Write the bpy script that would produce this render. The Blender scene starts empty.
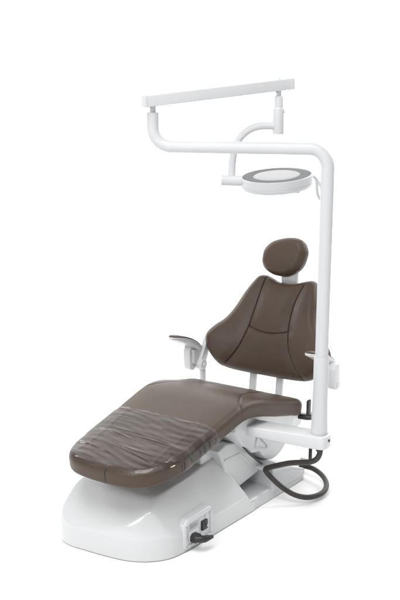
import bpy, bmesh, math, random
import numpy as np
from mathutils import Vector, Matrix

random.seed(4)
rng = np.random.default_rng(11)
SC = bpy.context.scene
COL = SC.collection
R = math.radians

# ------------------------------------------------------------------ materials
def new_mat(name):
    m = bpy.data.materials.new(name)
    m.use_nodes = True
    nt = m.node_tree
    return m, nt, nt.nodes['Principled BSDF']

def bump(nt, bsdf, scale, strength, dist=.001, kind='noise', detail=3):
    tc = nt.nodes.new('ShaderNodeTexCoord')
    if kind == 'voronoi':
        t = nt.nodes.new('ShaderNodeTexVoronoi'); t.inputs['Scale'].default_value = scale
        out = t.outputs['Distance']
    else:
        t = nt.nodes.new('ShaderNodeTexNoise'); t.inputs['Scale'].default_value = scale
        t.inputs['Detail'].default_value = detail
        out = t.outputs['Fac']
    nt.links.new(tc.outputs['Object'], t.inputs['Vector'])
    b = nt.nodes.new('ShaderNodeBump')
    b.inputs['Strength'].default_value = strength
    b.inputs['Distance'].default_value = dist
    nt.links.new(out, b.inputs['Height'])
    nt.links.new(b.outputs['Normal'], bsdf.inputs['Normal'])
    return tc, b

def vary(nt, bsdf, tc, c0, c1, scale, rough=None):
    n = nt.nodes.new('ShaderNodeTexNoise'); n.inputs['Scale'].default_value = scale
    n.inputs['Detail'].default_value = 5
    nt.links.new(tc.outputs['Object'], n.inputs['Vector'])
    r = nt.nodes.new('ShaderNodeValToRGB')
    r.color_ramp.elements[0].position = .3; r.color_ramp.elements[0].color = (*c0, 1)
    r.color_ramp.elements[1].position = .7; r.color_ramp.elements[1].color = (*c1, 1)
    nt.links.new(n.outputs['Fac'], r.inputs['Fac'])
    nt.links.new(r.outputs['Color'], bsdf.inputs['Base Color'])
    if rough:
        mr = nt.nodes.new('ShaderNodeMapRange')
        mr.inputs['To Min'].default_value = rough[0]; mr.inputs['To Max'].default_value = rough[1]
        nt.links.new(n.outputs['Fac'], mr.inputs['Value'])
        nt.links.new(mr.outputs['Result'], bsdf.inputs['Roughness'])

def mat_simple(name, c0, c1, rough, scale=8, metallic=0, coat=0, bscale=60, bstr=.03, bdist=.0006, spec=.5):
    m, nt, b = new_mat(name)
    tc, _ = bump(nt, b, bscale, bstr, bdist)
    vary(nt, b, tc, c0, c1, scale, rough)
    b.inputs['Metallic'].default_value = metallic
    b.inputs['Coat Weight'].default_value = coat
    b.inputs['Coat Roughness'].default_value = .08
    b.inputs['Specular IOR Level'].default_value = spec
    return m

M = {}
M['plastic'] = mat_simple('glossy white plastic', (.562, .568, .576), (.566, .572, .580), (.27, .30), 5, coat=.3, bscale=160, bstr=.015, bdist=.0004)
M['cover'] = mat_simple('gloss moulded white cover', (.548, .553, .558), (.556, .561, .566), (.20, .24), 4, coat=.6, bscale=5, bstr=.02, bdist=.002)
M['enamel'] = mat_simple('white enamelled steel', (.525, .53, .543), (.533, .538, .55), (.32, .38), 6, coat=0, bscale=240, bstr=.02, bdist=.0003, spec=.3)
M['lift'] = mat_simple('light grey painted casting', (.545, .55, .555), (.56, .565, .57), (.32, .42), 6, coat=.1, bscale=180, bstr=.06)
M['black'] = mat_simple('black plastic', (.012, .012, .013), (.02, .02, .022), (.35, .5), 20, bscale=300, bstr=.1)
M['rubber'] = mat_simple('dark ribbed rubber', (.026, .022, .020), (.040, .035, .032), (.42, .55), 30, bscale=500, bstr=.15)
M['chrome'] = mat_simple('dull steel', (.45, .45, .46), (.55, .55, .56), (.2, .3), 20, metallic=1)
M['greyring'] = mat_simple('grey translucent ring', (.15, .152, .157), (.165, .167, .172), (.55, .65), 20, spec=.12)
M['lens'] = mat_simple('frosted white dome', (.42, .42, .42), (.44, .44, .44), (.5, .6), 20, spec=.2)
M['label'] = mat_simple('silver grey label', (.42, .43, .44), (.48, .49, .50), (.4, .5), 40)
M['print'] = mat_simple('faint label print', (.22, .22, .23), (.28, .28, .29), (.5, .6), 80)
M['floor'] = mat_simple('white studio paper', (.90, .90, .90), (.91, .91, .91), (.75, .85), 2, bscale=120, bstr=.02, spec=.2)

def vinyl():
    m, nt, b = new_mat('brown upholstery vinyl')
    tc = nt.nodes.new('ShaderNodeTexCoord')
    v = nt.nodes.new('ShaderNodeTexVoronoi'); v.inputs['Scale'].default_value = 420
    n = nt.nodes.new('ShaderNodeTexNoise'); n.inputs['Scale'].default_value = 14; n.inputs['Detail'].default_value = 6
    for t in (v, n): nt.links.new(tc.outputs['Object'], t.inputs['Vector'])
    b1 = nt.nodes.new('ShaderNodeBump'); b1.inputs['Strength'].default_value = .34; b1.inputs['Distance'].default_value = .001
    b2 = nt.nodes.new('ShaderNodeBump'); b2.inputs['Strength'].default_value = .2; b2.inputs['Distance'].default_value = .006
    nt.links.new(v.outputs['Distance'], b1.inputs['Height'])
    nt.links.new(n.outputs['Fac'], b2.inputs['Height'])
    nt.links.new(b2.outputs['Normal'], b1.inputs['Normal'])
    nt.links.new(b1.outputs['Normal'], b.inputs['Normal'])
    vary(nt, b, tc, (.061, .0405, .0285), (.071, .0475, .0335), 6, (.34, .42))
    b.inputs['Specular IOR Level'].default_value = .3
    return m
M['vinyl'] = vinyl()

def film():
    m, nt, b = new_mat('clear plastic film')
    out = nt.nodes['Material Output']
    tc = nt.nodes.new('ShaderNodeTexCoord')
    n = nt.nodes.new('ShaderNodeTexNoise'); n.inputs['Scale'].default_value = 22; n.inputs['Detail'].default_value = 3
    mp = nt.nodes.new('ShaderNodeMapping'); mp.inputs['Scale'].default_value = (.28, 1.7, 1)
    nt.links.new(tc.outputs['Object'], mp.inputs['Vector']); nt.links.new(mp.outputs['Vector'], n.inputs['Vector'])
    bp = nt.nodes.new('ShaderNodeBump'); bp.inputs['Strength'].default_value = .09; bp.inputs['Distance'].default_value = .006
    nt.links.new(n.outputs['Fac'], bp.inputs['Height'])
    nt.links.new(bp.outputs['Normal'], b.inputs['Normal'])
    b.inputs['Base Color'].default_value = (.50, .47, .46, 1)
    b.inputs['Roughness'].default_value = .16
    b.inputs['Specular IOR Level'].default_value = .6
    tr = nt.nodes.new('ShaderNodeBsdfTransparent'); tr.inputs['Color'].default_value = (.96, .95, .95, 1)
    mx = nt.nodes.new('ShaderNodeMixShader'); 
    rmp = nt.nodes.new('ShaderNodeMapRange'); rmp.inputs['From Min'].default_value = .48; rmp.inputs['From Max'].default_value = .70
    rmp.inputs['To Min'].default_value = .03; rmp.inputs['To Max'].default_value = .13
    nt.links.new(n.outputs['Fac'], rmp.inputs['Value']); nt.links.new(rmp.outputs['Result'], mx.inputs['Fac'])
    nt.links.new(tr.outputs[0], mx.inputs[1]); nt.links.new(b.outputs[0], mx.inputs[2])
    gl = nt.nodes.new('ShaderNodeBsdfGlossy'); gl.inputs['Roughness'].default_value = .07
    nt.links.new(bp.outputs['Normal'], gl.inputs['Normal'])
    fr = nt.nodes.new('ShaderNodeFresnel'); fr.inputs['IOR'].default_value = 1.38
    nt.links.new(bp.outputs['Normal'], fr.inputs['Normal'])
    mx2 = nt.nodes.new('ShaderNodeMixShader')
    nt.links.new(fr.outputs[0], mx2.inputs['Fac'])
    nt.links.new(mx.outputs[0], mx2.inputs[1]); nt.links.new(gl.outputs[0], mx2.inputs[2])
    nt.links.new(mx2.outputs[0], out.inputs['Surface'])
    return m
M['film'] = film()

# ------------------------------------------------------------------ helpers
def empty(name, loc, rotz, label, cat, group=None):
    o = bpy.data.objects.new(name, None); COL.objects.link(o)
    o.location = loc; o.rotation_euler = (0, 0, rotz); o.empty_display_size = .1
    o['label'] = label; o['category'] = cat
    if group: o['group'] = group
    return o

def link(name, me, mat, parent=None, label=None, angle=35):
    me.materials.append(M[mat])
    for p in me.polygons: p.use_smooth = True
    me.set_sharp_from_angle(angle=R(angle))
    o = bpy.data.objects.new(name, me); COL.objects.link(o)
    if parent: o.parent = parent
    if label: o['label'] = label
    return o

def from_bm(name, bm, mat, parent=None, label=None, angle=35):
    bmesh.ops.recalc_face_normals(bm, faces=bm.faces)
    me = bpy.data.meshes.new(name); bm.to_mesh(me); bm.free()
    return link(name, me, mat, parent, label, angle)

def from_py(name, v, f, mat, parent=None, label=None, angle=60):
    bm = bmesh.new()
    vs = [bm.verts.new(p) for p in v]
    for q in f:
        try: bm.faces.new([vs[i] for i in q])
        except ValueError: pass
    return from_bm(name, bm, mat, parent, label, angle)

def catmull(pts, n, closed=False):
    P = np.array(pts, float); out = []
    m = len(P); segs = m if closed else m - 1
    for i in range(segs):
        if closed: a, b, c, d = P[(i-1) % m], P[i], P[(i+1) % m], P[(i+2) % m]
        else:
            b, c = P[i], P[i+1]
            a = P[i-1] if i > 0 else 2*b - c
            d = P[i+2] if i+2 < m else 2*c - b
        for k in range(n):
            t = k/n
            out.append(.5*((2*b)+(-a+c)*t+(2*a-5*b+4*c-d)*t*t+(-a+3*b-3*c+d)*t**3))
    if not closed: out.append(P[-1])
    return np.array(out)

def resample(P, n, closed=False):
    Q = np.vstack([P, P[:1]]) if closed else P
    L = np.concatenate([[0], np.cumsum(np.linalg.norm(np.diff(Q, axis=0), axis=1))])
    t = np.linspace(0, L[-1], n+1)[:-1] if closed else np.linspace(0, L[-1], n)
    return np.stack([np.interp(t, L, Q[:, k]) for k in range(Q.shape[1])], 1)

def bm_tube(bm, path, rad, seg=24, caps=True):
    """sweep a circle (radius may vary) along a path"""
    P = [Vector(p) for p in path]; n = len(P)
    rr = rad if hasattr(rad, '__len__') else [rad]*n
    T = [((P[min(i+1, n-1)] - P[max(i-1, 0)]).normalized()) for i in range(n)]
    N = T[0].orthogonal().normalized()
    rings = []
    for i in range(n):
        N = (N - T[i]*N.dot(T[i])).normalized(); Bv = T[i].cross(N)
        rings.append([bm.verts.new(P[i] + (N*math.cos(a)+Bv*math.sin(a))*rr[i]) for a in [2*math.pi*k/seg for k in range(seg)]])
    for i in range(n-1):
        for k in range(seg):
            bm.faces.new([rings[i][k], rings[i][(k+1) % seg], rings[i+1][(k+1) % seg], rings[i+1][k]])
    if caps:
        bm.faces.new(rings[0][::-1]); bm.faces.new(rings[-1])
    return bm

def round_path(pts, rads, n=10):
    """polyline with filleted corners"""
    P = [Vector(p) for p in pts]; out = [P[0]]
    for i in range(1, len(P)-1):
        a = (P[i-1]-P[i]).normalized(); b = (P[i+1]-P[i]).normalized()
        ang = a.angle(b); r = rads[i-1] if hasattr(rads, '__len__') else rads
        d = r/math.tan(ang/2); A = P[i]+a*d; Bq = P[i]+b*d
        c = P[i]+(a+b).normalized()*(r/math.sin(ang/2))
        va, vb = A-c, Bq-c
        th = va.angle(vb)
        for k in range(n+1):
            t = k/n
            out.append(c + (va*math.sin((1-t)*th)+vb*math.sin(t*th))/math.sin(th))
    out.append(P[-1]); return out

def bm_lathe(bm, prof, axis_o=(0, 0, 0), axis=(0, 0, 1), seg=64):
    A = Vector(axis).normalized(); X = A.orthogonal().normalized(); Y = A.cross(X); O = Vector(axis_o)
    rings = []
    for r, h in prof:
        if r < 1e-6: rings.append([bm.verts.new(O+A*h)])
        else: rings.append([bm.verts.new(O+A*h+(X*math.cos(2*math.pi*k/seg)+Y*math.sin(2*math.pi*k/seg))*r) for k in range(seg)])
    for a, b in zip(rings, rings[1:]):
        for k in range(seg):
            k2 = (k+1) % seg
            if len(a) == 1 and len(b) == 1: continue
            if len(a) == 1: bm.faces.new([a[0], b[k], b[k2]])
            elif len(b) == 1: bm.faces.new([a[k], b[0], a[k2]])
            else: bm.faces.new([a[k], b[k], b[k2], a[k2]])
    return bm

def bm_prism(bm, poly, axis, a0, a1, bev=0, seg=3):
    """extrude a polygon along axis; axis 'x': poly in (y,z); 'y': (x,z); 'z': (x,y)"""
    def P(u, v, w):
        return {'x': (w, u, v), 'y': (u, w, v), 'z': (u, v, w)}[axis]
    lo = [bm.verts.new(P(u, v, a0)) for u, v in poly]; hi = [bm.verts.new(P(u, v, a1)) for u, v in poly]
    n = len(poly); fs = [bm.faces.new(lo), bm.faces.new(hi)]
    for i in range(n): fs.append(bm.faces.new([lo[i], lo[(i+1) % n], hi[(i+1) % n], hi[i]]))
    bmesh.ops.recalc_face_normals(bm, faces=fs)
    if bev:
        es = set(e for f in fs for e in f.edges)
        es = [e for e in es if len(e.link_faces) == 2 and e.calc_face_angle(0) > R(12)]
        bmesh.ops.bevel(bm, geom=es, offset=bev, segments=seg, profile=.5, affect='EDGES', clamp_overlap=True)
    return bm

def bm_box(bm, lo, hi, bev=0, seg=3):
    return bm_prism(bm, [(lo[0], lo[1]), (hi[0], lo[1]), (hi[0], hi[1]), (lo[0], hi[1])], 'z', lo[2], hi[2], bev, seg)

def stadium(u0, v0, u1, v1, r, n=10):
    """capsule outline between two points"""
    a = math.atan2(v1-v0, u1-u0); out = []
    for k in range(n+1):
        t = a+math.pi/2+math.pi*k/n; out.append((u0+r*math.cos(t), v0+r*math.sin(t)))
    for k in range(n+1):
        t = a-math.pi/2+math.pi*k/n; out.append((u1+r*math.cos(t), v1+r*math.sin(t)))
    return out

def poly_dist(P, poly, closed):
    """distance of points P (n,2) to a polyline"""
    A = np.array(poly, float)
    Bq = np.roll(A, -1, 0) if closed else A[1:]
    A = A if closed else A[:-1]
    d = np.full(len(P), 9.)
    for a, b in zip(A, Bq):
        ab = b-a; L = ab@ab
        if L < 1e-12: continue
        t = np.clip(((P-a)@ab)/L, 0, 1)
        q = P-(a+t[:, None]*ab)
        d = np.minimum(d, np.sqrt((q*q).sum(1)))
    return d

class Spine:
    """a curve in the (y,z) plane with arc length s; map (x,s,h): h along the normal"""
    def __init__(self, pts, flip=1):
        self.P = resample(catmull(pts, 24), 500)
        d = np.gradient(self.P, axis=0)
        self.S = np.concatenate([[0], np.cumsum(np.linalg.norm(np.diff(self.P, axis=0), axis=1))])
        T = d/np.linalg.norm(d, axis=1)[:, None]
        self.N = np.stack([-T[:, 1], T[:, 0]], 1)*flip; self.T = T
        self.L = self.S[-1]
    def map(self, x, s, h):
        y = np.interp(s, self.S, self.P[:, 0]); z = np.interp(s, self.S, self.P[:, 1])
        ny = np.interp(s, self.S, self.N[:, 0]); nz = np.interp(s, self.S, self.N[:, 1])
        lo = np.minimum(s, 0); hi = np.maximum(s-self.L, 0)
        y = y+lo*self.T[0, 0]+hi*self.T[-1, 0]; z = z+lo*self.T[0, 1]+hi*self.T[-1, 1]
        return np.stack([x, y+ny*h, z+nz*h], 1)

def cushion(name, outline, cseg, mapf, topf, thick, mat, parent, N=300, rin=70, edge=.030, label=None, lower=.014):
    """upholstered pad: outline in (x,s); cseg = central segment ((x,s),(x,s)) the rings shrink to.
    topf(P,d) -> height of the top face, d = distance to the outline."""
    O = resample(outline, N, True)
    a, b = np.array(cseg[0]), np.array(cseg[1]); ab = b-a; L = max(ab@ab, 1e-9)
    C = a+np.clip(((O-a)@ab)/L, 0, 1)[:, None]*ab
    rings = []; hs = []
    # underside (closed by one fan), rounded lower edge, side wall, top
    for k in (0.0, .5):
        rings.append(C+(O-C)*k if k else C*1.0); hs.append(np.zeros(N))
    tang = np.roll(O, -1, 0)-np.roll(O, 1, 0); tang /= np.linalg.norm(tang, axis=1)[:, None]
    nrm = np.stack([tang[:, 1], -tang[:, 0]], 1)
    nrm *= np.sign(((O-C)*nrm).sum(1))[:, None]
    for q in range(6):
        t = math.pi/2*q/5
        rings.append(O-nrm*lower*(1-math.sin(t))); hs.append(np.full(N, lower*(1-math.cos(t))))
    top_edge = topf(O, np.zeros(N))
    for q in (.2, .4, .6, .8): rings.append(O.copy()); hs.append(lower+(top_edge-lower)*q)
    ks = np.concatenate([np.linspace(0, .12, 16)[:-1], np.linspace(.12, 1, rin)])
    for k in ks:
        Q = O+(C-O)*k
        d = poly_dist(Q, O[::max(2, N//220)], True) if k > 0 else np.zeros(N)
        rings.append(Q); hs.append(topf(Q, d))
    V = np.vstack([mapf(r[:, 0], r[:, 1], h) for r, h in zip(rings, hs)])
    F = []
    for i in range(len(rings)-1):
        for k in range(N):
            k2 = (k+1) % N
            F.append((i*N+k, i*N+k2, (i+1)*N+k2, (i+1)*N+k))
    bm = bmesh.new(); vs = [bm.verts.new(p) for p in V]
    for f in F: bm.faces.new([vs[i] for i in f])
    bmesh.ops.remove_doubles(bm, verts=vs, dist=1e-6)
    return from_bm(name, bm, mat, parent, label, 80)

def rounded(d, r):
    q = np.clip(r-d, 0, r); return np.sqrt(np.maximum(r*r-q*q, 0))-r

def smin(arrs, k=70.):
    A = np.stack(arrs); m = A.min(0)
    return m-np.log(np.exp(-(A-m)*k).sum(0))/k

# ------------------------------------------------------------------ the chair
chair = empty('dental_chair', (0, .322, 0), R(-33), 'brown padded dental treatment chair with white base and armrests, standing on the white floor', 'dental chair')
BR = Matrix.Rotation(R(-4.6), 4, 'Z')                    # the base stands turned a little against the seat
def in_base(o):
    o.rotation_euler = (0, 0, R(-4.6)); return o

# base plate
foot = catmull([(-.268, -.52), (-.264, -.60), (-.234, -.670), (-.16, -.697), (-.06, -.688), (.04, -.674), (.13, -.652), (.20, -.610), (.250, -.545), (.268, -.46),
                (.268, -.25), (.267, .05), (.262, .35), (.257, .48), (.235, .515), (.12, .52), (-.12, .52), (-.235, .515), (-.257, .48), (-.262, .3), (-.262, -.2)], 14, True)
bm = bmesh.new()
def outline_solid(bm, O, levels):
    c = np.array([0, -.08]); rings = []
    for inset, z in levels:
        t = np.roll(O, -1, 0)-np.roll(O, 1, 0); t /= np.linalg.norm(t, axis=1)[:, None]
        n = np.stack([t[:, 1], -t[:, 0]], 1); n *= np.sign(((O-c)*n).sum(1))[:, None]
        rings.append([bm.verts.new((*p, z)) for p in O-n*inset])
    N = len(O)
    for a, b in zip(rings, rings[1:]):
        for k in range(N): bm.faces.new([a[k], a[(k+1) % N], b[(k+1) % N], b[k]])
    bm.faces.new(rings[0]); bm.faces.new(rings[-1])
outline_solid(bm, resample(foot, 220, True), [(.004, .004), (.004, .045), (.0065, .052), (.012, .0565), (.020, .058)])
base = in_base(from_bm('base_plate', bm, 'plastic', chair))
bm = bmesh.new(); outline_solid(bm, resample(foot, 220, True), [(.012, .0002), (.012, .004)])  # thin dark strip below the base plate, standing in for its contact shadow
in_base(from_bm('base_contact_shade', bm, 'rubber', chair))

# front cover: steep walls, sloping nose, hump, falling away to the lift arm behind
FO = resample(foot, 500, True)
YB = .07
fo = np.array([p for p in FO if p[1] < YB])
i0 = int(np.argmax(np.linalg.norm(np.roll(fo, -1, 0)-fo, axis=1)))
fo = np.roll(fo, -(i0+1), 0)
back = np.stack([np.linspace(fo[-1, 0], fo[0, 0], 60)[1:-1], np.full(58, YB)], 1)
CO = resample(np.vstack([fo, back]), 420, True)
def cover_h(P, d):
    x, y = P[:, 0], P[:, 1]
    H = np.interp(y, [-.70, -.5, -.30, -.12, 0, .1], [.232, .246, .258, .276, .282, .285])
    wall = .098+1.0*d+.9*np.minimum(d, .012)
    front = .112+.92*(y+.670)
    right = .075+1.75*(.268-x)
    left = .10+5*(x+.262)
    rear = .062+1.75*(.045-y)-.25*np.maximum(np.abs(x)-.1, 0)
    fr = smin([front+.012, right+.012], 38.)
    z = smin([wall+2.2*np.minimum(d, .05), fr, left, H, rear], 150.)
    return np.maximum(z+.004+rounded(d, .009), .050)
ks = np.concatenate([.16*np.linspace(0, 1, 34)[:-1]**1.8, np.linspace(.16, 1, 60)])
V = []; F = []
N = len(CO)
cseg0, cseg1 = np.array([0, -.42]), np.array([0, -.12])
tt = np.clip((CO[:, 1]+.42)/.30, 0, 1)
CC = np.stack([np.zeros(N), -.42+.30*tt], 1)
V.append(np.column_stack([CO, np.full(N, .0042)]))
ztop = cover_h(CO, np.zeros(N))
for q in (.3, .6, .85, .95, .985): V.append(np.column_stack([CO, .0042+(ztop-.0042)*q]))
for k in ks:
    Q = CO+(CC-CO)*k
    d = poly_dist(Q, CO[::3], True) if k > 0 else np.zeros(N)
    V.append(np.column_stack([Q, cover_h(Q, d)]))
nr = len(V); V = np.vstack(V)
bm = bmesh.new(); vs = [bm.verts.new(p) for p in V]
for i in range(nr-1):
    for k in range(N): bm.faces.new([vs[i*N+k], vs[i*N+(k+1) % N], vs[(i+1)*N+(k+1) % N], vs[(i+1)*N+k]])
bmesh.ops.remove_doubles(bm, verts=vs, dist=1e-6)
in_base(from_bm('front_cover', bm, 'cover', chair, angle=70))

# rear block of the base, sloping down to the back
bm = bmesh.new()
bm_prism(bm, [(.205, .03), (.205, .172), (.235, .176), (.49, .064), (.495, .03)], 'x', -.245, .2655, .008)
in_base(from_bm('rear_housing', bm, 'plastic', chair))
# small fixing lugs on the tray
for y in (.060, .085):
    bm = bmesh.new(); bm_prism(bm, stadium(.17, y-.01, .205, y, .011), 'z', .05, .0665, .003)
    in_base(from_bm('fixing_lug', bm, 'plastic', chair)); break

# lift arm: slanting casting from the rear pivot up to the seat
bm = bmesh.new()
bm_prism(bm, [(.011, .325), (.198, .168), (.202, .145), (.19, .132), (-.032, .098), (-.095, .255), (-.13, .325), (-.07, .342)], 'x', -.195, .200, .008)
bm_prism(bm, [(-.19, .362), (-.06, .352), (-.06, .20), (-.19, .20)], 'x', -.15, .152, .008)
lift = in_base(from_bm('lift_arm', bm, 'lift', chair))
bm = bmesh.new()  # embossed rib on its side
rib = [(-.085, .272), (.03, .268), (.105, .205), (.035, .140), (-.02, .128)]
pp = round_path([(.199, *p) for p in rib], .012, 5)
bm_tube(bm, pp, .0055, 8)
from_bm('rib', bm, 'lift', lift)
bm = bmesh.new()
bm_tube(bm, [(.19, .168, .160), (.262, .172, .160), (.265, .172, .160)], [.011, .011, .008], 24)
from_bm('pivot_pin', bm, 'plastic', lift)

# seat carriage: rounded shell hanging below the seat
def arc(cx, cz, r, a0, a1, n): return [(cx+r*math.cos(R(a0+(a1-a0)*k/n)), cz+r*math.sin(R(a0+(a1-a0)*k/n))) for k in range(n+1)]
prof = [(.475, .352), (.40, .368), (.26, .405), (.12, .435), (0, .447), (-.08, .435), (-.09, .405), (-.03, .335), (.07, .255)] + arc(.30, .338, .182, 213, 352, 18)
V = []; F = []
C0 = np.array(prof).mean(0)
levels = [(-.222, .93), (-.234, .975), (-.238, 1.0), (-.1, 1.0), (.1, 1.0), (.222, 1.0), (.234, .975), (.238, .94)]
n = len(prof)
bm = bmesh.new(); rings = []
for x, k in levels:
    rings.append([bm.verts.new((x*(1 if z > .3 else .96), C0[0]+(y-C0[0])*k, C0[1]+(z-C0[1])*(k if z < .38 else 1))) for y, z in prof])
for a, b in zip(rings, rings[1:]):
    for i in range(n): bm.faces.new([a[i], a[(i+1) % n], b[(i+1) % n], b[i]])
bm.faces.new(rings[0]); bm.faces.new(rings[-1])
car = from_bm('seat_carriage', bm, 'plastic', chair)
bm = bmesh.new()
tri = round_path([(.232, .10, .275), (.239, .12, .335), (.232, .24, .225), (.232, .102, .275)], .008, 4)
bm_tube(bm, tri, .004, 8); from_bm('rib', bm, 'plastic', car)
bm = bmesh.new(); bm_lathe(bm, [(0, .012), (.007, .012), (.009, .008), (.009, -.02)], (.236, .46, .33), (1, 0, 0), 20); from_bm('screw', bm, 'plastic', car)
# frame rail under the leg rest
bm = bmesh.new()
bm_prism(bm, [(-.17, .385), (-.17, .428), (-.06, .448), (.05, .450), (.05, .395), (-.05, .380)], 'x', -.20, .20, .006)
from_bm('frame_rail', bm, 'plastic', chair)
# black cable from carriage down the lift arm
bm = bmesh.new()
cab = catmull([(.17, -.08, .40), (.205, -.02, .345), (.232, .03, .282), (.236, .08, .238), (.236, .135, .196), (.230, .172, .172)], 8)
bm_tube(bm, cab, .0045, 10); from_bm('cable', bm, 'black', chair)

# ---------------------------------------------------------------- upholstery: seat and leg rest in one shell
SP = Spine([(-.708, .409), (-.60, .425), (-.40, .463), (-.20, .505), (-.09, .526), (-.01, .529), (.08, .515), (.20, .482), (.32, .452), (.425, .426)])
TH = .074
SL = SP.L
def ow(s):   # half width along the spine
    return np.interp(s, [0, .3, .68, .9, SL], [.250, .258, .275, .300, .324])
half = [(0.0, -.010), (.08, -.007), (.155, .006), (.208, .040), (.238, .090), (.250, .150)]
tip = half; half = [(float(ow(s)), float(s)) for s in np.linspace(.22, SL-.10, 9)]
half += [(.324, SL-.055), (.312, SL-.018), (.27, SL), (.14, SL+.003), (0, SL+.003)]
tip_r = [(0.0, -.010), (.075, -.005), (.140, .012), (.190, .048), (.224, .100), (.243, .160)]
right = np.array(tip_r+half); left_ = (np.array([(x+.006, q) for x, q in tip]+half)[::-1][1:-1])*np.array([-1, 1])
seat_out = catmull(np.vstack([right, left_]), 12, True)
def s_of_y(y): return float(np.interp(y, SP.P[:, 0], SP.S))
seamR = np.array([(.30, s_of_y(-.13)), (.262, s_of_y(-.085)), (.220, s_of_y(-.02)), (.172, s_of_y(.09)), (.142, s_of_y(.20)), (.125, s_of_y(.32)), (.118, SL+.01)])
seamRs = catmull(seamR, 8); seamLs = seamRs*np.array([-1, 1])
def seat_h(P, d):
    h = TH+rounded(d, .026)+.010*(1-np.exp(-np.maximum(d-.01, 0)/.05))
    for sm in (seamRs, seamLs):
        ds = poly_dist(P, sm, False)
        h -= .0045*np.exp(-(ds/.0036)**2)
    ds = np.abs(P[:, 0]-.012); g = np.exp(-(ds/.0025)**2)*(P[:, 1] < .02)
    h -= .0015*g
    return h
def seat_map(x, s, h): return SP.map(x, s, h-TH)
seat = cushion('seat_cushion', seat_out, ((0, .25), (0, SL-.28)), seat_map, seat_h, TH, 'vinyl', chair, N=420, rin=100)
# stitched joint at the tip
bm = bmesh.new()
pt = [seat_map(np.array([.012]), np.array([s]), np.array([h]))[0] for s, h in [(-.0125, .012), (-.0128, .03), (-.0128, .045), (-.010, .058), (-.002, .068), (.010, .0735)]]
bm_tube(bm, catmull(pt, 4), .0011, 6); from_bm('seam', bm, 'black', seat)

# ---------------------------------------------------------------- backrest
BP = Spine([(.578, .455), (.600, .56), (.638, .67), (.705, .785), (.800, .895)], 1)
bh = [(0, .484), (.05, .489), (.085, .502), (.115, .512), (.145, .511), (.172, .494), (.190, .455), (.206, .405), (.229, .32), (.262, .256), (.305, .214), (.335, .178), (.343, .148), (.336, .112), (.312, .068), (.276, .028), (.236, .006), (.14, -.004), (0, -.006)]
br = np.array([(x, q if q < .2 else .2+(q-.2)*1.085) for x, q in bh]); bl = br[::-1][1:-1]*np.array([-1, 1])
br[12:15, 0] += .016; br[11, 0] += .010; br[15, 0] += .006
back_out = catmull(np.vstack([br, bl]), 12, True)
sR = catmull([(.116, .57), (.112, .49), (.104, .37), (.108, .27), (.117, .21), (.140, .135), (.180, .070), (.228, .015), (.245, -.01)], 10); sL = sR*np.array([-1, 1])
sM = catmull([(-.112, .232), (-.06, .217), (0, .211), (.06, .217), (.112, .232)], 10)
BT = .072
def back_h(P, d):
    h = BT+rounded(d, .042)+.020*(1-np.exp(-np.maximum(d-.01, 0)/.06))
    inside = 1/(1+np.exp((np.abs(P[:, 0])-.12)/.02))
    for sm in (sR, sL):
        ds = poly_dist(P, sm, False)
        h -= .0085*np.exp(-(ds/.0029)**2)
        h -= .0055*np.exp(-(ds/.030)**2)
    ds = poly_dist(P, sM, False)
    h -= .0065*np.exp(-(ds/.0028)**2)+.0035*np.exp(-(ds/.026)**2)
    return h
def back_map(x, s, h):
    return BP.map(x, s, (h-BT)+.52*x*x+.0)
backrest = cushion('backrest', back_out, ((0, .12), (0, .36)), back_map, back_h, BT, 'vinyl', chair, N=860, rin=165)
bm = bmesh.new()  # rear shell
def shell(bm, out, c, mapf, h0, h1, k0):
    O = resample(out, 160, True); c = np.array(c); rings = []
    for k, h in ((k0, h0), (k0, h1), (k0*.94, h1-.012), (k0*.6, h1-.02), (k0*.2, h1-.022)):
        Q = c+(O-c)*k
        rings.append([bm.verts.new(p) for p in mapf(Q[:, 0], Q[:, 1], np.full(len(Q), h))])
    n = len(O)
    for a, b in zip(rings, rings[1:]):
        for i in range(n): bm.faces.new([a[i], a[(i+1) % n], b[(i+1) % n], b[i]])
    bm.faces.new(rings[0]); bm.faces.new(rings[-1])
shell(bm, back_out, (0, .23), back_map, .004, -.008, .93)
from_bm('back_shell', bm, 'plastic', backrest)

# two flat bars carrying the backrest
for x in (-.085, .068):
    bm = bmesh.new()
    pth = [(.600, .22), (.618, .40), (.632, .50), (.665, .62), (.672, .62), (.690, .615), (.660, .50), (.642, .40), (.622, .22)]
    bm_prism(bm, pth, 'x', x-.017, x+.017, .004)
    from_bm('backrest_bar', bm, 'enamel', chair)
bm = bmesh.new()  # crossbar the two bars and the arms stand on
bm_prism(bm, [(.38, .25), (.38, .33), (.62, .30), (.64, .27), (.62, .22), (.45, .21)], 'x', -.20, .20, .01)
from_bm('rear_bracket', bm, 'plastic', chair)

# ---------------------------------------------------------------- headrest
hp = [(-.158, 1.010), (-.150, 1.058), (-.112, 1.098), (-.045, 1.122), (.020, 1.127), (.066, 1.112), (.092, 1.073), (.096, 1.042), (.084, .994), (.056, .956), (.014, .932), (-.028, .924), (-.086, .930), (-.130, .950), (-.152, .978)]
ho = (catmull(hp, 10, True)-np.array([-.02, 1.026]))*np.array([.955, 1.07])+np.array([-.018, .001])
HS = Spine([(.795, .90), (.800, .96), (.812, 1.02), (.832, 1.08), (.858, 1.14)], 1)
HT = .066
def head_map(x, s, h): return HS.map(x, s+.122, (h-HT)+.9*x*x*.6)
def head_h(P, d):
    u = P[:, 1]
    h = HT+rounded(d, .036)+.016*(1-np.exp(-np.maximum(d-.008, 0)/.045))
    return h
head = cushion('headrest', ho, ((-.03, 0), (.03, 0)), head_map, head_h, HT, 'vinyl', chair, N=300, rin=60)
bm = bmesh.new()
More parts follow.
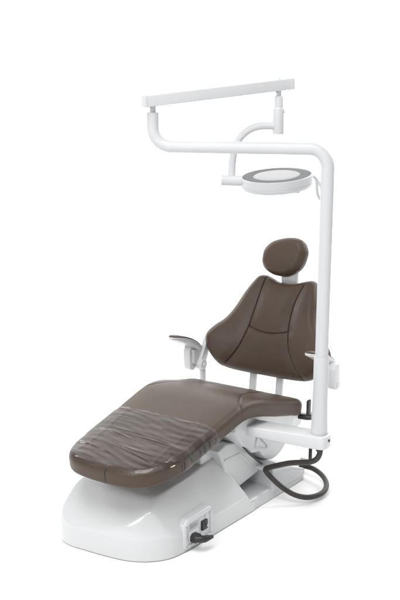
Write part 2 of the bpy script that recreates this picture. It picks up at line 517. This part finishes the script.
bm_prism(bm, [(.842, .84), (.830, .90), (.838, .97), (.862, 1.02), (.885, 1.02), (.868, .95), (.868, .84)], 'x', -.042, .042, .006)
from_bm('headrest_bracket', bm, 'enamel', head)

# ---------------------------------------------------------------- armrests
def make_armrest(sx, x_pad, x_br, dy, dz):
    """sx: side, pad slopes down to the back; bracket and post below it"""
    A = Vector((sx*x_pad, .305+dy, .640+dz)); Bq = Vector((sx*x_pad, .575+dy, .522+dz))
    ax = (Bq-A).normalized(); up = Vector((0, -ax.z, ax.y)); L = (Bq-A).length
    def pad_pt(u, s, h, bend=True):
        sag = .030*(1-((s-L*.45)/(L*.55))**2)
        return A+ax*s+Vector((1, 0, 0))*u+up*(h+sag)
    def ring(k, h, n=56):
        out = []
        for i in range(n):
            a = 2*math.pi*i/n; c, s_ = math.cos(a), math.sin(a)
            e = .72
            uu = .044*k*math.copysign(abs(s_)**e, s_); ss = L/2+(L/2-.0+0*k)*(1-(1-k)*.22)*math.copysign(abs(c)**e, c)
            wf = .82+.18*min(1, max(0, ss/(L*.5)))
            out.append(pad_pt(uu*wf, ss, h if h > .005 else h*(.30+.70*min(1, max(0, ss/(L*.55))))))
        return out
    def loft(name, levels, mat, parent):
        bm = bmesh.new(); rs = [[bm.verts.new(p) for p in ring(k, h)] for k, h in levels]
        n = len(rs[0])
        for a, b in zip(rs, rs[1:]):
            for i in range(n): bm.faces.new([a[i], a[(i+1) % n], b[(i+1) % n], b[i]])
        bm.faces.new(rs[0]); bm.faces.new(rs[-1])
        return from_bm(name, bm, mat, parent, None, 50)
    arm = loft('armrest', [(.50, -.024), (.80, -.020), (.94, -.010), (1.0, .002), (.99, .007)], 'plastic', chair)
    loft('armrest_pad', [(.93, .0072), (.935, .010), (.90, .013), (.75, .0150), (.4, .0155)], 'vinyl', arm)
    X = sx*x_br
    bm = bmesh.new()
    y0, z0 = .490+dy, .470+dz
    bm_prism(bm, stadium(y0, z0+.004, y0-.005, z0+.075, .030, 12), 'x', X-.020, X+.020, .005)
    bm_prism(bm, [(y0-.012, z0+.012), (y0+.050, z0-.012), (y0+.066, z0+.02), (y0+.055, z0+.075), (y0-.012, z0+.085)], 'x', min(X, X+(.030 if sx < 0 else -.030)), max(X, X+(.030 if sx < 0 else -.030)), .006)
    from_bm('armrest_bracket', bm, 'plastic', arm)
    bm = bmesh.new()
    bm_tube(bm, [(X-sx*.0205-sx*.0, y0, z0), (X+sx*.020, y0, z0), (X+sx*.0235, y0, z0), (X+sx*.024, y0, z0)], [.013, .013, .0125, .009], 24)
    from_bm('hinge_pin', bm, 'lift', arm)
    bm = bmesh.new()   # clamp on the inner side and link up to the backrest
    xi = X-sx*(.036 if sx < 0 else .075)
    bm_prism(bm, stadium(y0+.047, z0+.0, y0+(.115 if sx < 0 else .09), z0+(.125 if sx < 0 else .06), .026, 10), 'x', xi-.012, xi+.012, .004)
    from_bm('link_plate', bm, 'plastic', arm)
    bm = bmesh.new()
    bm_tube(bm, [(xi-.013, y0+.042, z0), (xi+.020, y0+.042, z0), (xi+.023, y0+.042, z0)], [.028, .028, .025], 28)
    bm_tube(bm, [(xi+.02, y0+.042, z0), (xi+.031, y0+.042, z0), (xi+.032, y0+.042, z0)], [.013, .013, .010], 20)
    from_bm('hinge_hub', bm, 'lift', arm)
    bm = bmesh.new()
    xj = xi-(.040 if sx > 0 else 0)
    bm_tube(bm, round_path([(xi+.012*sx, y0+.060, z0-.01), (xj, y0+.062, z0-.04), (xj, y0+.066, .29), (sx*.19, y0+.07, .265)], [.02, .03], 6), .0165, 20)
    from_bm('armrest_post', bm, 'enamel', arm)
    return arm
make_armrest(-1, .378, .378, 0, 0)
make_armrest(1, .352, .405, .06, .016)

# black lever behind the right rear corner of the seat
bm = bmesh.new()
bm_box(bm, (.315, .385, .345), (.345, .41, .362), .004)
bm_box(bm, (.338, .395, .342), (.350, .425, .435), .004)
bm_tube(bm, [(.30, .395, .35), (.34, .40, .352), (.362, .405, .353)], [.012, .014, .012], 16)
from_bm('adjustment_lever', bm, 'black', chair)

# ---------------------------------------------------------------- bracket arm that carries the light pole
bm = bmesh.new()
PX, PY = .531, .114
fl = [(.15, -.008), (.29, .022), (.508, .062), (.564, .066), (.586, .075), (.593, .095), (.593, .135), (.581, .155), (.53, .162), (.29, .125), (.15, .105)]
bot = []; topv = []
for x, y in fl:
    k = min(1, max(0, (x-.16)/.34))
    bot.append(bm.verts.new((x, y, .366-.022*k))); topv.append(bm.verts.new((x, y, .408-.006*k)))
n = len(fl); fs = [bm.faces.new(bot), bm.faces.new(topv)]
for i in range(n): fs.append(bm.faces.new([bot[i], bot[(i+1) % n], topv[(i+1) % n], topv[i]]))
bmesh.ops.recalc_face_normals(bm, faces=fs)
bmesh.ops.bevel(bm, geom=[e for e in bm.edges if e.calc_face_angle(0) > R(10)], offset=.006, segments=3, affect='EDGES', profile=.5)
armb = from_bm('support_arm', bm, 'plastic', chair)
bm = bmesh.new(); bm_lathe(bm, [(0, .001), (.0045, .001), (.0065, .0025), (.0065, -.006)], (.5935, .113, .380), (1, 0, 0), 20)
from_bm('set_screw', bm, 'black', armb)

# hose: socket under the arm, in to the carriage, loop down and back to the base
hose = catmull([(.551, .112, .345), (.554, .108, .315), (.543, .10, .288), (.512, .10, .268), (.46, .105, .252), (.40, .115, .232), (.33, .128, .200), (.288, .138, .178), (.268, .142, .165), (.268, .146, .152),
                (.295, .158, .118), (.335, .175, .080), (.385, .20, .046), (.430, .235, .030), (.462, .285, .028), (.468, .35, .030), (.440, .425, .034), (.385, .485, .042), (.32, .515, .050), (.25, .52, .050)], 10)
bm = bmesh.new(); bm_tube(bm, hose, .0125, 18); hs = from_bm('hose', bm, 'rubber', chair)
bm = bmesh.new(); bm_tube(bm, [(.549, .113, .350), (.5505, .112, .338), (.5515, .1115, .325), (.552, .111, .324)], [.018, .018, .0165, .013], 24); from_bm('hose_socket', bm, 'black', hs)
# thin lead beside it
bm = bmesh.new(); bm_tube(bm, [(.49, .15, .345), (.489, .15, .318)], .006, 14); ld = from_bm('lead', bm, 'enamel', chair)
bm = bmesh.new(); bm_tube(bm, [(.489, .15, .322), (.488, .15, .318), (.487, .151, .262), (.487, .151, .256)], [.006, .008, .008, .005], 14); from_bm('lead_sleeve', bm, 'black', ld)

# white castor-like knob behind the base
bm = bmesh.new(); bm_tube(bm, [(.25, .53, .075), (.298, .53, .075), (.302, .53, .075)], [.012, .012, .009], 20)
from_bm('levelling_knob', bm, 'plastic', chair)

# mains inlet panel on the side of the base
bm = bmesh.new()
bm_prism(bm, [(-.470, .012), (-.470, .128), (-.440, .150), (-.275, .158), (-.262, .146), (-.262, .012)], 'x', .12, .2765, .006)
pan = in_base(from_bm('inlet_panel', bm, 'plastic', chair))
def frame_ring(bm, o, i, x0, x1):
    n = len(o); A = [bm.verts.new((x1, *p)) for p in o]; Bv = [bm.verts.new((x1, *p)) for p in i]
    C = [bm.verts.new((x0, *p)) for p in o]; D = [bm.verts.new((x0, *p)) for p in i]
    for k in range(n):
        k2 = (k+1) % n
        bm.faces.new([A[k], A[k2], Bv[k2], Bv[k]]); bm.faces.new([A[k], A[k2], C[k2], C[k]]); bm.faces.new([Bv[k], Bv[k2], D[k2], D[k]])
bm = bmesh.new()
frame_ring(bm, [(-.462, .018), (-.462, .126), (-.438, .143), (-.278, .151), (-.268, .142), (-.268, .018)],
           [(-.452, .028), (-.452, .120), (-.434, .132), (-.283, .140), (-.279, .136), (-.279, .028)], .272, .2815)
from_bm('panel_rim', bm, 'plastic', pan)
XP = .2768
def pbox(name, y0, y1, z0, z1, t, mat, bev=.001, parent=None, x0=XP):
    bm = bmesh.new(); bm_box(bm, (x0-.003, y0, z0), (x0+t, y1, z1), bev, 2); return from_bm(name, bm, mat, parent or pan)
lab = pbox('rating_label', -.432, -.365, .098, .122, .0006, 'label', 0)
for i, (a, b) in enumerate([(-.428, -.392), (-.428, -.372), (-.428, -.40)]):
    pass
bm = bmesh.new()
for zz, a, b in ((.117, -.428, -.390), (.113, -.428, -.371), (.109, -.428, -.380), (.105, -.428, -.371), (.101, -.428, -.398)):
    bm_box(bm, (XP, a, zz-.0008), (XP+.0010, b, zz+.0008))
# (printed lines of the plate are far below legible size)
o = from_bm('label_print', bm, 'print', pan)
bm = bmesh.new(); bm_box(bm, (XP-.003, -.347, .062), (XP+.009, -.306, .108), .003, 2); sk = from_bm('mains_switch', bm, 'black', pan)
bm = bmesh.new(); bm_tube(bm, [(XP+.009, -.318, .084), (XP+.016, -.318, .084), (XP+.017, -.318, .084)], [.006, .006, .004], 16); from_bm('contact_pin', bm, 'chrome', pan)
bm = bmesh.new(); bm_box(bm, (XP-.003, -.440, .042), (XP+.006, -.365, .085), .003, 2); from_bm('mains_socket', bm, 'plastic', pan)
bm = bmesh.new(); bm_tube(bm, [(XP, -.312, .122), (XP+.004, -.312, .122), (XP+.0055, -.312, .122)], [.006, .006, .004], 16); from_bm('fuse_button', bm, 'lift', pan)
for y, z in ((-.457, .120), (-.274, .139), (-.457, .026), (-.274, .026), (-.352, .050)):
    bm = bmesh.new(); bm_lathe(bm, [(0, .002), (.0028, .002), (.0042, .0005), (.0042, -.006)], (.2818 if y < -.45 or y > -.28 else XP, y, z), (1, 0, 0), 14)
    from_bm('screw', bm, 'chrome', pan)

_S = Vector((1, .93, .93)); _c = Vector((.2765, -.365, .05))
pan.scale = _S; pan.location = Matrix.Rotation(R(-4.6), 3, 'Z') @ (_c-Vector((_S.x*_c.x, _S.y*_c.y, _S.z*_c.z))-Vector((.0035, 0, 0)))
# plug pushed into the inlet (a thing of its own)
plug_base = Matrix.Translation((0, .322, 0)) @ Matrix.Rotation(R(-37.6), 4, 'Z')
p0 = plug_base @ Vector((XP+.0025, -.409, .061))
plug = empty('power_plug', p0, R(-37.6), 'black right-angled power plug pushed into the socket panel low on the white base', 'plug')
bm = bmesh.new()
bm_prism(bm, [(-.022, -.017), (.022, -.017), (.022, .006), (.012, .017), (-.012, .017), (-.022, .006)], 'x', 0, .030, .003)
bm_tube(bm, [(.022, -.012, 0), (.040, -.002, 0), (.052, .012, -.001), (.054, .03, -.002)], [.0145, .0155, .0145, .0125], 20)
from_bm('plug_body', bm, 'black', plug)
bm = bmesh.new()
path = catmull([(.054, .022, -.002), (.055, .034, -.003), (.056, .046, -.004), (.057, .056, -.006)], 12)
rr = [.0115-.005*i/(len(path)-1)+(.0012 if i % 4 < 2 else 0) for i in range(len(path))]
bm_tube(bm, path, rr, 18); from_bm('strain_relief', bm, 'rubber', plug)

# ---------------------------------------------------------------- plastic film over the foot end (a thing laid on the chair)
cr, sr = math.cos(R(-33)), math.sin(R(-33))
c0 = np.array([0., -.55, .44]); off = np.array([c0[0]*cr-c0[1]*sr, c0[0]*sr+c0[1]*cr+.322, c0[2]])
NU, NS = 230, 210
s0, s1 = -.004, .432
us = np.linspace(-1, 1, NU)
ss = np.linspace(0, 1, NS)
outl = resample(seat_out, 700, True)
rh = outl[(outl[:, 0] > 0) & (outl[:, 1] < .8)]; rh = rh[np.argsort(rh[:, 1])]
def halfw(s): return np.interp(s, rh[:, 1], rh[:, 0])
nz = [(rng.uniform(-.2, .2), rng.uniform(.06, .40), rng.uniform(.05, .16), rng.uniform(.003, .008), rng.uniform(-.16, .08), rng.uniform(.0012, .0036)) for _ in range(11)]
def ridge(x, s):
    h = np.zeros_like(x)
    for cx, cs, lx, ls, an, am in nz:
        dx = x-cx; ds = s-cs
        u = dx*math.cos(an)+ds*math.sin(an); v = -dx*math.sin(an)+ds*math.cos(an)+.36*u*u
        h += am*np.exp(-(u/lx)**2-(v/ls)**2)
    return h+.0005*np.sin(s*170+3*np.sin(x*13)+x*14)+.0006
fr_ = outl[outl[:, 1] < .2]; fr_ = fr_[np.argsort(fr_[:, 0])]
RE = .026; FT = .72
V = np.zeros((NS, NU, 3))
au = np.abs(us); sg = np.sign(us)
for j, q in enumerate(ss):
    s_mid = s0+(s1-s0)*q
    w = float(halfw(max(s_mid, .17)))
    ramp = 1. if s_mid > .128 else 0.
    alen = RE*math.pi/2*ramp; slen = .042*ramp
    x = np.minimum(au/FT, 1)*(w-RE) if ramp else au*(w-.006)
    t = np.clip((au-FT)/(1-FT), 0, 1)*(alen+slen)
    th = np.minimum(t, alen)/RE; drop = np.maximum(t-alen, 0)
    x = np.where((au > FT) & (ramp > 0), w-RE+(RE+.003)*np.sin(th), x)
    sv = np.maximum(s_mid+(.0035*np.sin(us*15)+.002*np.sin(us*41))*(q**6), np.interp(x*sg, fr_[:, 0], fr_[:, 1])+.006)
    P2 = np.stack([x*sg, sv], 1)
    d = poly_dist(P2, outl[::4], True)
    k = np.clip((d-.01)/.04, 0, 1)
    top = seat_h(P2, d)+.0028+ridge(P2[:, 0], sv+.012*np.sin(P2[:, 0]*9))*k
    for xl in (-.178, .178):
        top += .0007*np.exp(-((P2[:, 0]-xl-.007*np.sin(sv*17+xl*9))/.009)**2)*(s_mid > .07)
    top += .0035*max(0, (q-.955)/.045)**2*(.5+.5*np.sin(us*11+1))
    edge0 = seat_h(np.stack([np.full(NU, w-RE), np.full(NU, max(s_mid, .17))], 1), np.full(NU, RE))
    h = np.where((au > FT) & (ramp > 0), edge0-RE+(RE+.003)*np.cos(th)-drop, top)
    pl = (.0070*np.maximum(0, np.sin(sv*135+1.6*np.sin(sv*37)+drop*26))**2+.0022*np.sin(sv*290+1))*np.clip(drop/.015, 0, 1)*min(1, max(0, (s_mid-.128)/.05))
    V[j] = seat_map((x+np.abs(pl))*sg, sv, h)
bm = bmesh.new()
Lv = V.reshape(-1, 3)
vs = [bm.verts.new(tuple(p-c0)) for p in Lv]
for j in range(NS-1):
    for i in range(NU-1):
        bm.faces.new([vs[j*NU+i], vs[j*NU+i+1], vs[(j+1)*NU+i+1], vs[(j+1)*NU+i]])
fl_o = from_bm('foot_cover', bm, 'film', None, None, 80)
fl_o.location = off; fl_o.rotation_euler = (0, 0, R(-33))
bm = bmesh.new()      # folded hem along the far edge
hv = [[bm.verts.new(tuple(V[j, i]-c0+np.array([0, -.0004, .0013]))) for i in range(NU)] for j in (NS-7, NS-5, NS-3, NS-1)]
for a_, b_ in zip(hv, hv[1:]):
    for i in range(NU-1): bm.faces.new([a_[i], a_[i+1], b_[i+1], b_[i]])
from_bm('hem', bm, 'film', fl_o, None, 80)
fl_o['label'] = 'wrinkled clear plastic film wrapped over the foot end of the brown leg rest'
fl_o['category'] = 'plastic cover'

# ---------------------------------------------------------------- examination light on its pole
LX, LY = .520, .128
light = empty('dental_light', (LX, LY, .402), 0, 'white overhead lamp with round head on a jointed arm and tall white pole', 'dental light')
LO = Vector((LX, LY, .402))
def lp(p): return Vector(p)-LO
bm = bmesh.new()
bm_lathe(bm, [(0, 1.075), (.0280, 1.075), (.0280, .30), (0, .30)], (0, 0, 0), (.0045, 0, 1), 48)
pole = from_bm('pole', bm, 'enamel', light)
bm = bmesh.new()
bm_lathe(bm, [(0, -.002), (.0370, -.002), (.0375, .002), (.0375, .012), (.0368, .015), (.0355, .04), (.0335, .10), (.0325, .20), (.0328, .345), (.0318, .350), (.0270, .3505), (0, .3505)], (0, 0, 0), (.0045, 0, 1), 56)
from_bm('pole_sleeve', bm, 'enamel', light)
bm = bmesh.new()
sw = round_path([lp((LX+.0048, LY, 1.4755)), lp((LX+.0054, LY, 1.632)), lp((-.200, .290, 1.630)), lp((-.200, .290, 1.772))], [.078, .082], 16)
bm_tube(bm, sw, [.0278-.0023*min(1, i/14) for i in range(len(sw))], 32); swing = from_bm('swing_arm', bm, 'enamel', light)
bm = bmesh.new(); bm_tube(bm, [lp((-.199, .290, 1.770)), lp((-.199, .290, 1.800))], .0125, 24)
from_bm('swing_joint', bm, 'enamel', swing)
# square spring arm
a = Vector((-.238, .258, 1.818)); b = Vector((.408, .535, 1.888))
dx = (b-a).normalized(); dy = Vector((0, 0, 1)).cross(dx).normalized(); dz = dx.cross(dy)
def beam(bm, a, b, hw, hh, bev):
    vs = [bm.verts.new(p+dy*sy*hw+dz*sz*hh-LO) for p in (a, b) for sy, sz in ((-1, -1), (1, -1), (1, 1), (-1, 1))]
    fs = [bm.faces.new([vs[i] for i in q]) for q in ((0, 1, 2, 3), (4, 5, 6, 7), (0, 1, 5, 4), (1, 2, 6, 5), (2, 3, 7, 6), (3, 0, 4, 7))]
    bmesh.ops.recalc_face_normals(bm, faces=fs)
    bmesh.ops.bevel(bm, geom=list(bm.edges), offset=bev, segments=4, affect='EDGES', profile=.5)
bm = bmesh.new(); beam(bm, a+dx*.004, b-dx*.004, .0285, .0238, .004)
spring = from_bm('spring_arm', bm, 'enamel', light)
for p, q in ((a, a+dx*.010), (b-dx*.022, b)):
    bm = bmesh.new(); beam(bm, p, q, .0295, .0248, .0035 if p is a else .0055); from_bm('end_cap', bm, 'enamel', spring)
bm = bmesh.new(); q0 = b-dx*.06+dz*.024; bm_tube(bm, [q0-LO-dz*.002, q0-LO+dz*.004, q0-LO+dz*.005], [.005, .005, .003], 14); from_bm('adjusting_screw', bm, 'lift', spring)
for p in (Vector((-.199, .290, 1.796)), Vector((.347, .51, 1.853))):
    bm = bmesh.new(); bm_tube(bm, [p-LO+Vector((-.010, -.0125, 0)), p-LO+Vector((-.010, -.016, 0))], .004, 12); from_bm('joint_screw', bm, 'chrome', spring)
# drop tube
bm = bmesh.new()
bm_lathe(bm, [(0, 1.865), (.011, 1.865), (.011, 1.836), (.0175, 1.834), (.0195, 1.829), (.0197, 1.785), (.0238, 1.780), (.0245, 1.776), (.0246, 1.672), (.0236, 1.668), (0, 1.667)], (.348-LX, .51-LY, -LO.z), (0, 0, 1), 44)
drop = from_bm('drop_tube', bm, 'enamel', light)
bm = bmesh.new(); bm_tube(bm, [lp((.372, .505, 1.766)), lp((.377, .504, 1.766)), lp((.378, .504, 1.766))], [.004, .004, .0025], 12); from_bm('set_screw', bm, 'enamel', drop)
bm = bmesh.new()
yk = catmull([(.335, .508, 1.704), (.300, .505, 1.705), (.262, .502, 1.703), (.222, .498, 1.690), (.185, .494, 1.662), (.160, .490, 1.622), (.148, .486, 1.575), (.143, .480, 1.530), (.141, .472, 1.475)], 8)
bm_tube(bm, [lp(p) for p in yk], .0165, 24); from_bm('yoke', bm, 'enamel', light)
bm = bmesh.new()
bm_tube(bm, [lp(p) for p in ((.094, .468, 1.468), (.096, .468, 1.468), (.15, .469, 1.466), (.188, .470, 1.465))], [.021, .0235, .0235, .0235], 32)
from_bm('hinge_tube', bm, 'enamel', light)
# round head, tipped a few degrees towards the viewer
hc = Vector((.343, .47, 1.462)); ax = Vector((-.075, -.105, 1)).normalized()
bm = bmesh.new()
bm_lathe(bm, [(0, -.030), (.120, -.030), (.148, -.027), (.1555, -.020), (.158, -.012), (.1583, -.009), (.1572, -.008), (.1572, -.0065), (.1585, -.0055), (.1605, .020), (.1600, .026), (.157, .0295), (.154, .029), (.1525, .022), (0, .022)], hc-LO, ax, 96)
hd = from_bm('lamp_head', bm, 'enamel', light)
bm = bmesh.new(); bm_lathe(bm, [(.100, .023), (.1515, .023), (.1515, .0262), (.149, .0272), (.103, .0272), (.100, .026)], hc-LO, ax, 96); from_bm('grey_ring', bm, 'greyring', hd)
bm = bmesh.new(); bm_lathe(bm, [(0, .034), (.05, .0338), (.085, .0325), (.100, .0300), (.104, .0276), (.104, .023)], hc-LO, ax, 96); from_bm('centre_cap', bm, 'lens', hd)
bm = bmesh.new(); bm_lathe(bm, [(0, -.0312), (.10, -.0312), (.105, -.0306), (.105, -.028)], hc-LO, ax, 64); from_bm('lens', bm, 'lens', hd)
bm = bmesh.new(); kp = hc+Vector((.085, -.075, -.032)); bm_tube(bm, [kp-LO+Vector((0, 0, .004)), kp-LO-Vector((0, 0, .008)), kp-LO-Vector((0, 0, .011))], [.012, .012, .008], 18); from_bm('switch_knob', bm, 'enamel', hd)
bm = bmesh.new()
hp_ = catmull([(.478, .54, 1.468), (.512, .56, 1.474), (.530, .575, 1.462), (.535, .58, 1.435), (.538, .585, 1.400), (.548, .59, 1.374), (.560, .60, 1.366), (.566, .61, 1.385), (.555, .63, 1.43), (.52, .64, 1.468), (.455, .58, 1.472)], 8)
bm_tube(bm, [lp(p) for p in hp_], .0065, 14); from_bm('handle', bm, 'enamel', hd)

# ------------------------------------------------------------------ setting: white studio floor running up into a cove
def sheet(name, pts, w, mat):
    V = [(x, y, z) for y, z in pts for x in (-w, w)]
    F = [(2*i, 2*i+1, 2*i+3, 2*i+2) for i in range(len(pts)-1)]
    me = bpy.data.meshes.new(name); me.from_pydata(V, [], F); me.update()
    o = link(name, me, mat, None, None, 60); o['kind'] = 'structure'; return o
sheet('floor', [(-10, 0), (3.2, 0)], 15, 'floor')
cv = [(3.2+1.2*math.sin(R(a)), 1.2-1.2*math.cos(R(a))) for a in range(0, 91, 6)]+[(4.4, 7.0)]
sheet('backdrop', cv, 15, 'floor')

# ------------------------------------------------------------------ light
W = bpy.data.worlds.new('World'); SC.world = W; W.use_nodes = True
W.node_tree.nodes['Background'].inputs[0].default_value = (1, 1, 1, 1)
W.node_tree.nodes['Background'].inputs[1].default_value = .45
def area(name, loc, target, sx, sy, e, col=(1, 1, 1)):
    l = bpy.data.lights.new(name, 'AREA'); l.shape = 'RECTANGLE'; l.size = sx; l.size_y = sy; l.energy = e; l.color = col
    o = bpy.data.objects.new(name, l); COL.objects.link(o); o.location = loc
    o.rotation_euler = (Vector(target)-Vector(loc)).to_track_quat('-Z', 'Y').to_euler(); return o
area('softbox_top', (-.5, -3.2, 7.4), (.1, 0, .2), 4.6, 4.6, 490)
area('softbox_key', (-2.6, -4.0, 2.8), (.1, .0, .4), 2.4, 2.4, 110)
area('softbox_fill', (3.8, -2.6, 2.6), (.2, .3, .7), 1.8, 2.4, 1.5)
area('backdrop_lamp', (-3.4, 2.4, 3.6), (-2.0, 4.4, 1.8), 1.0, 2.4, 150)
area('backdrop_lamp', (3.6, 2.4, 3.6), (2.0, 4.4, 1.8), 1.0, 2.4, 150)

# ------------------------------------------------------------------ camera
cam = bpy.data.cameras.new('camera'); co = bpy.data.objects.new('camera', cam); COL.objects.link(co)
cam.sensor_fit = 'VERTICAL'; cam.sensor_height = 36; cam.sensor_width = 24; cam.lens = 60
cam.clip_end = 100; cam.clip_start = .05
co.location = (0, -4.1*math.cos(R(13)), 1.95); co.rotation_euler = (R(90-13), 0, 0)
SC.camera = co
SC.view_settings.view_transform = 'Standard'; SC.view_settings.look = 'None'
SC.view_settings.exposure = -.04; SC.view_settings.gamma = 1
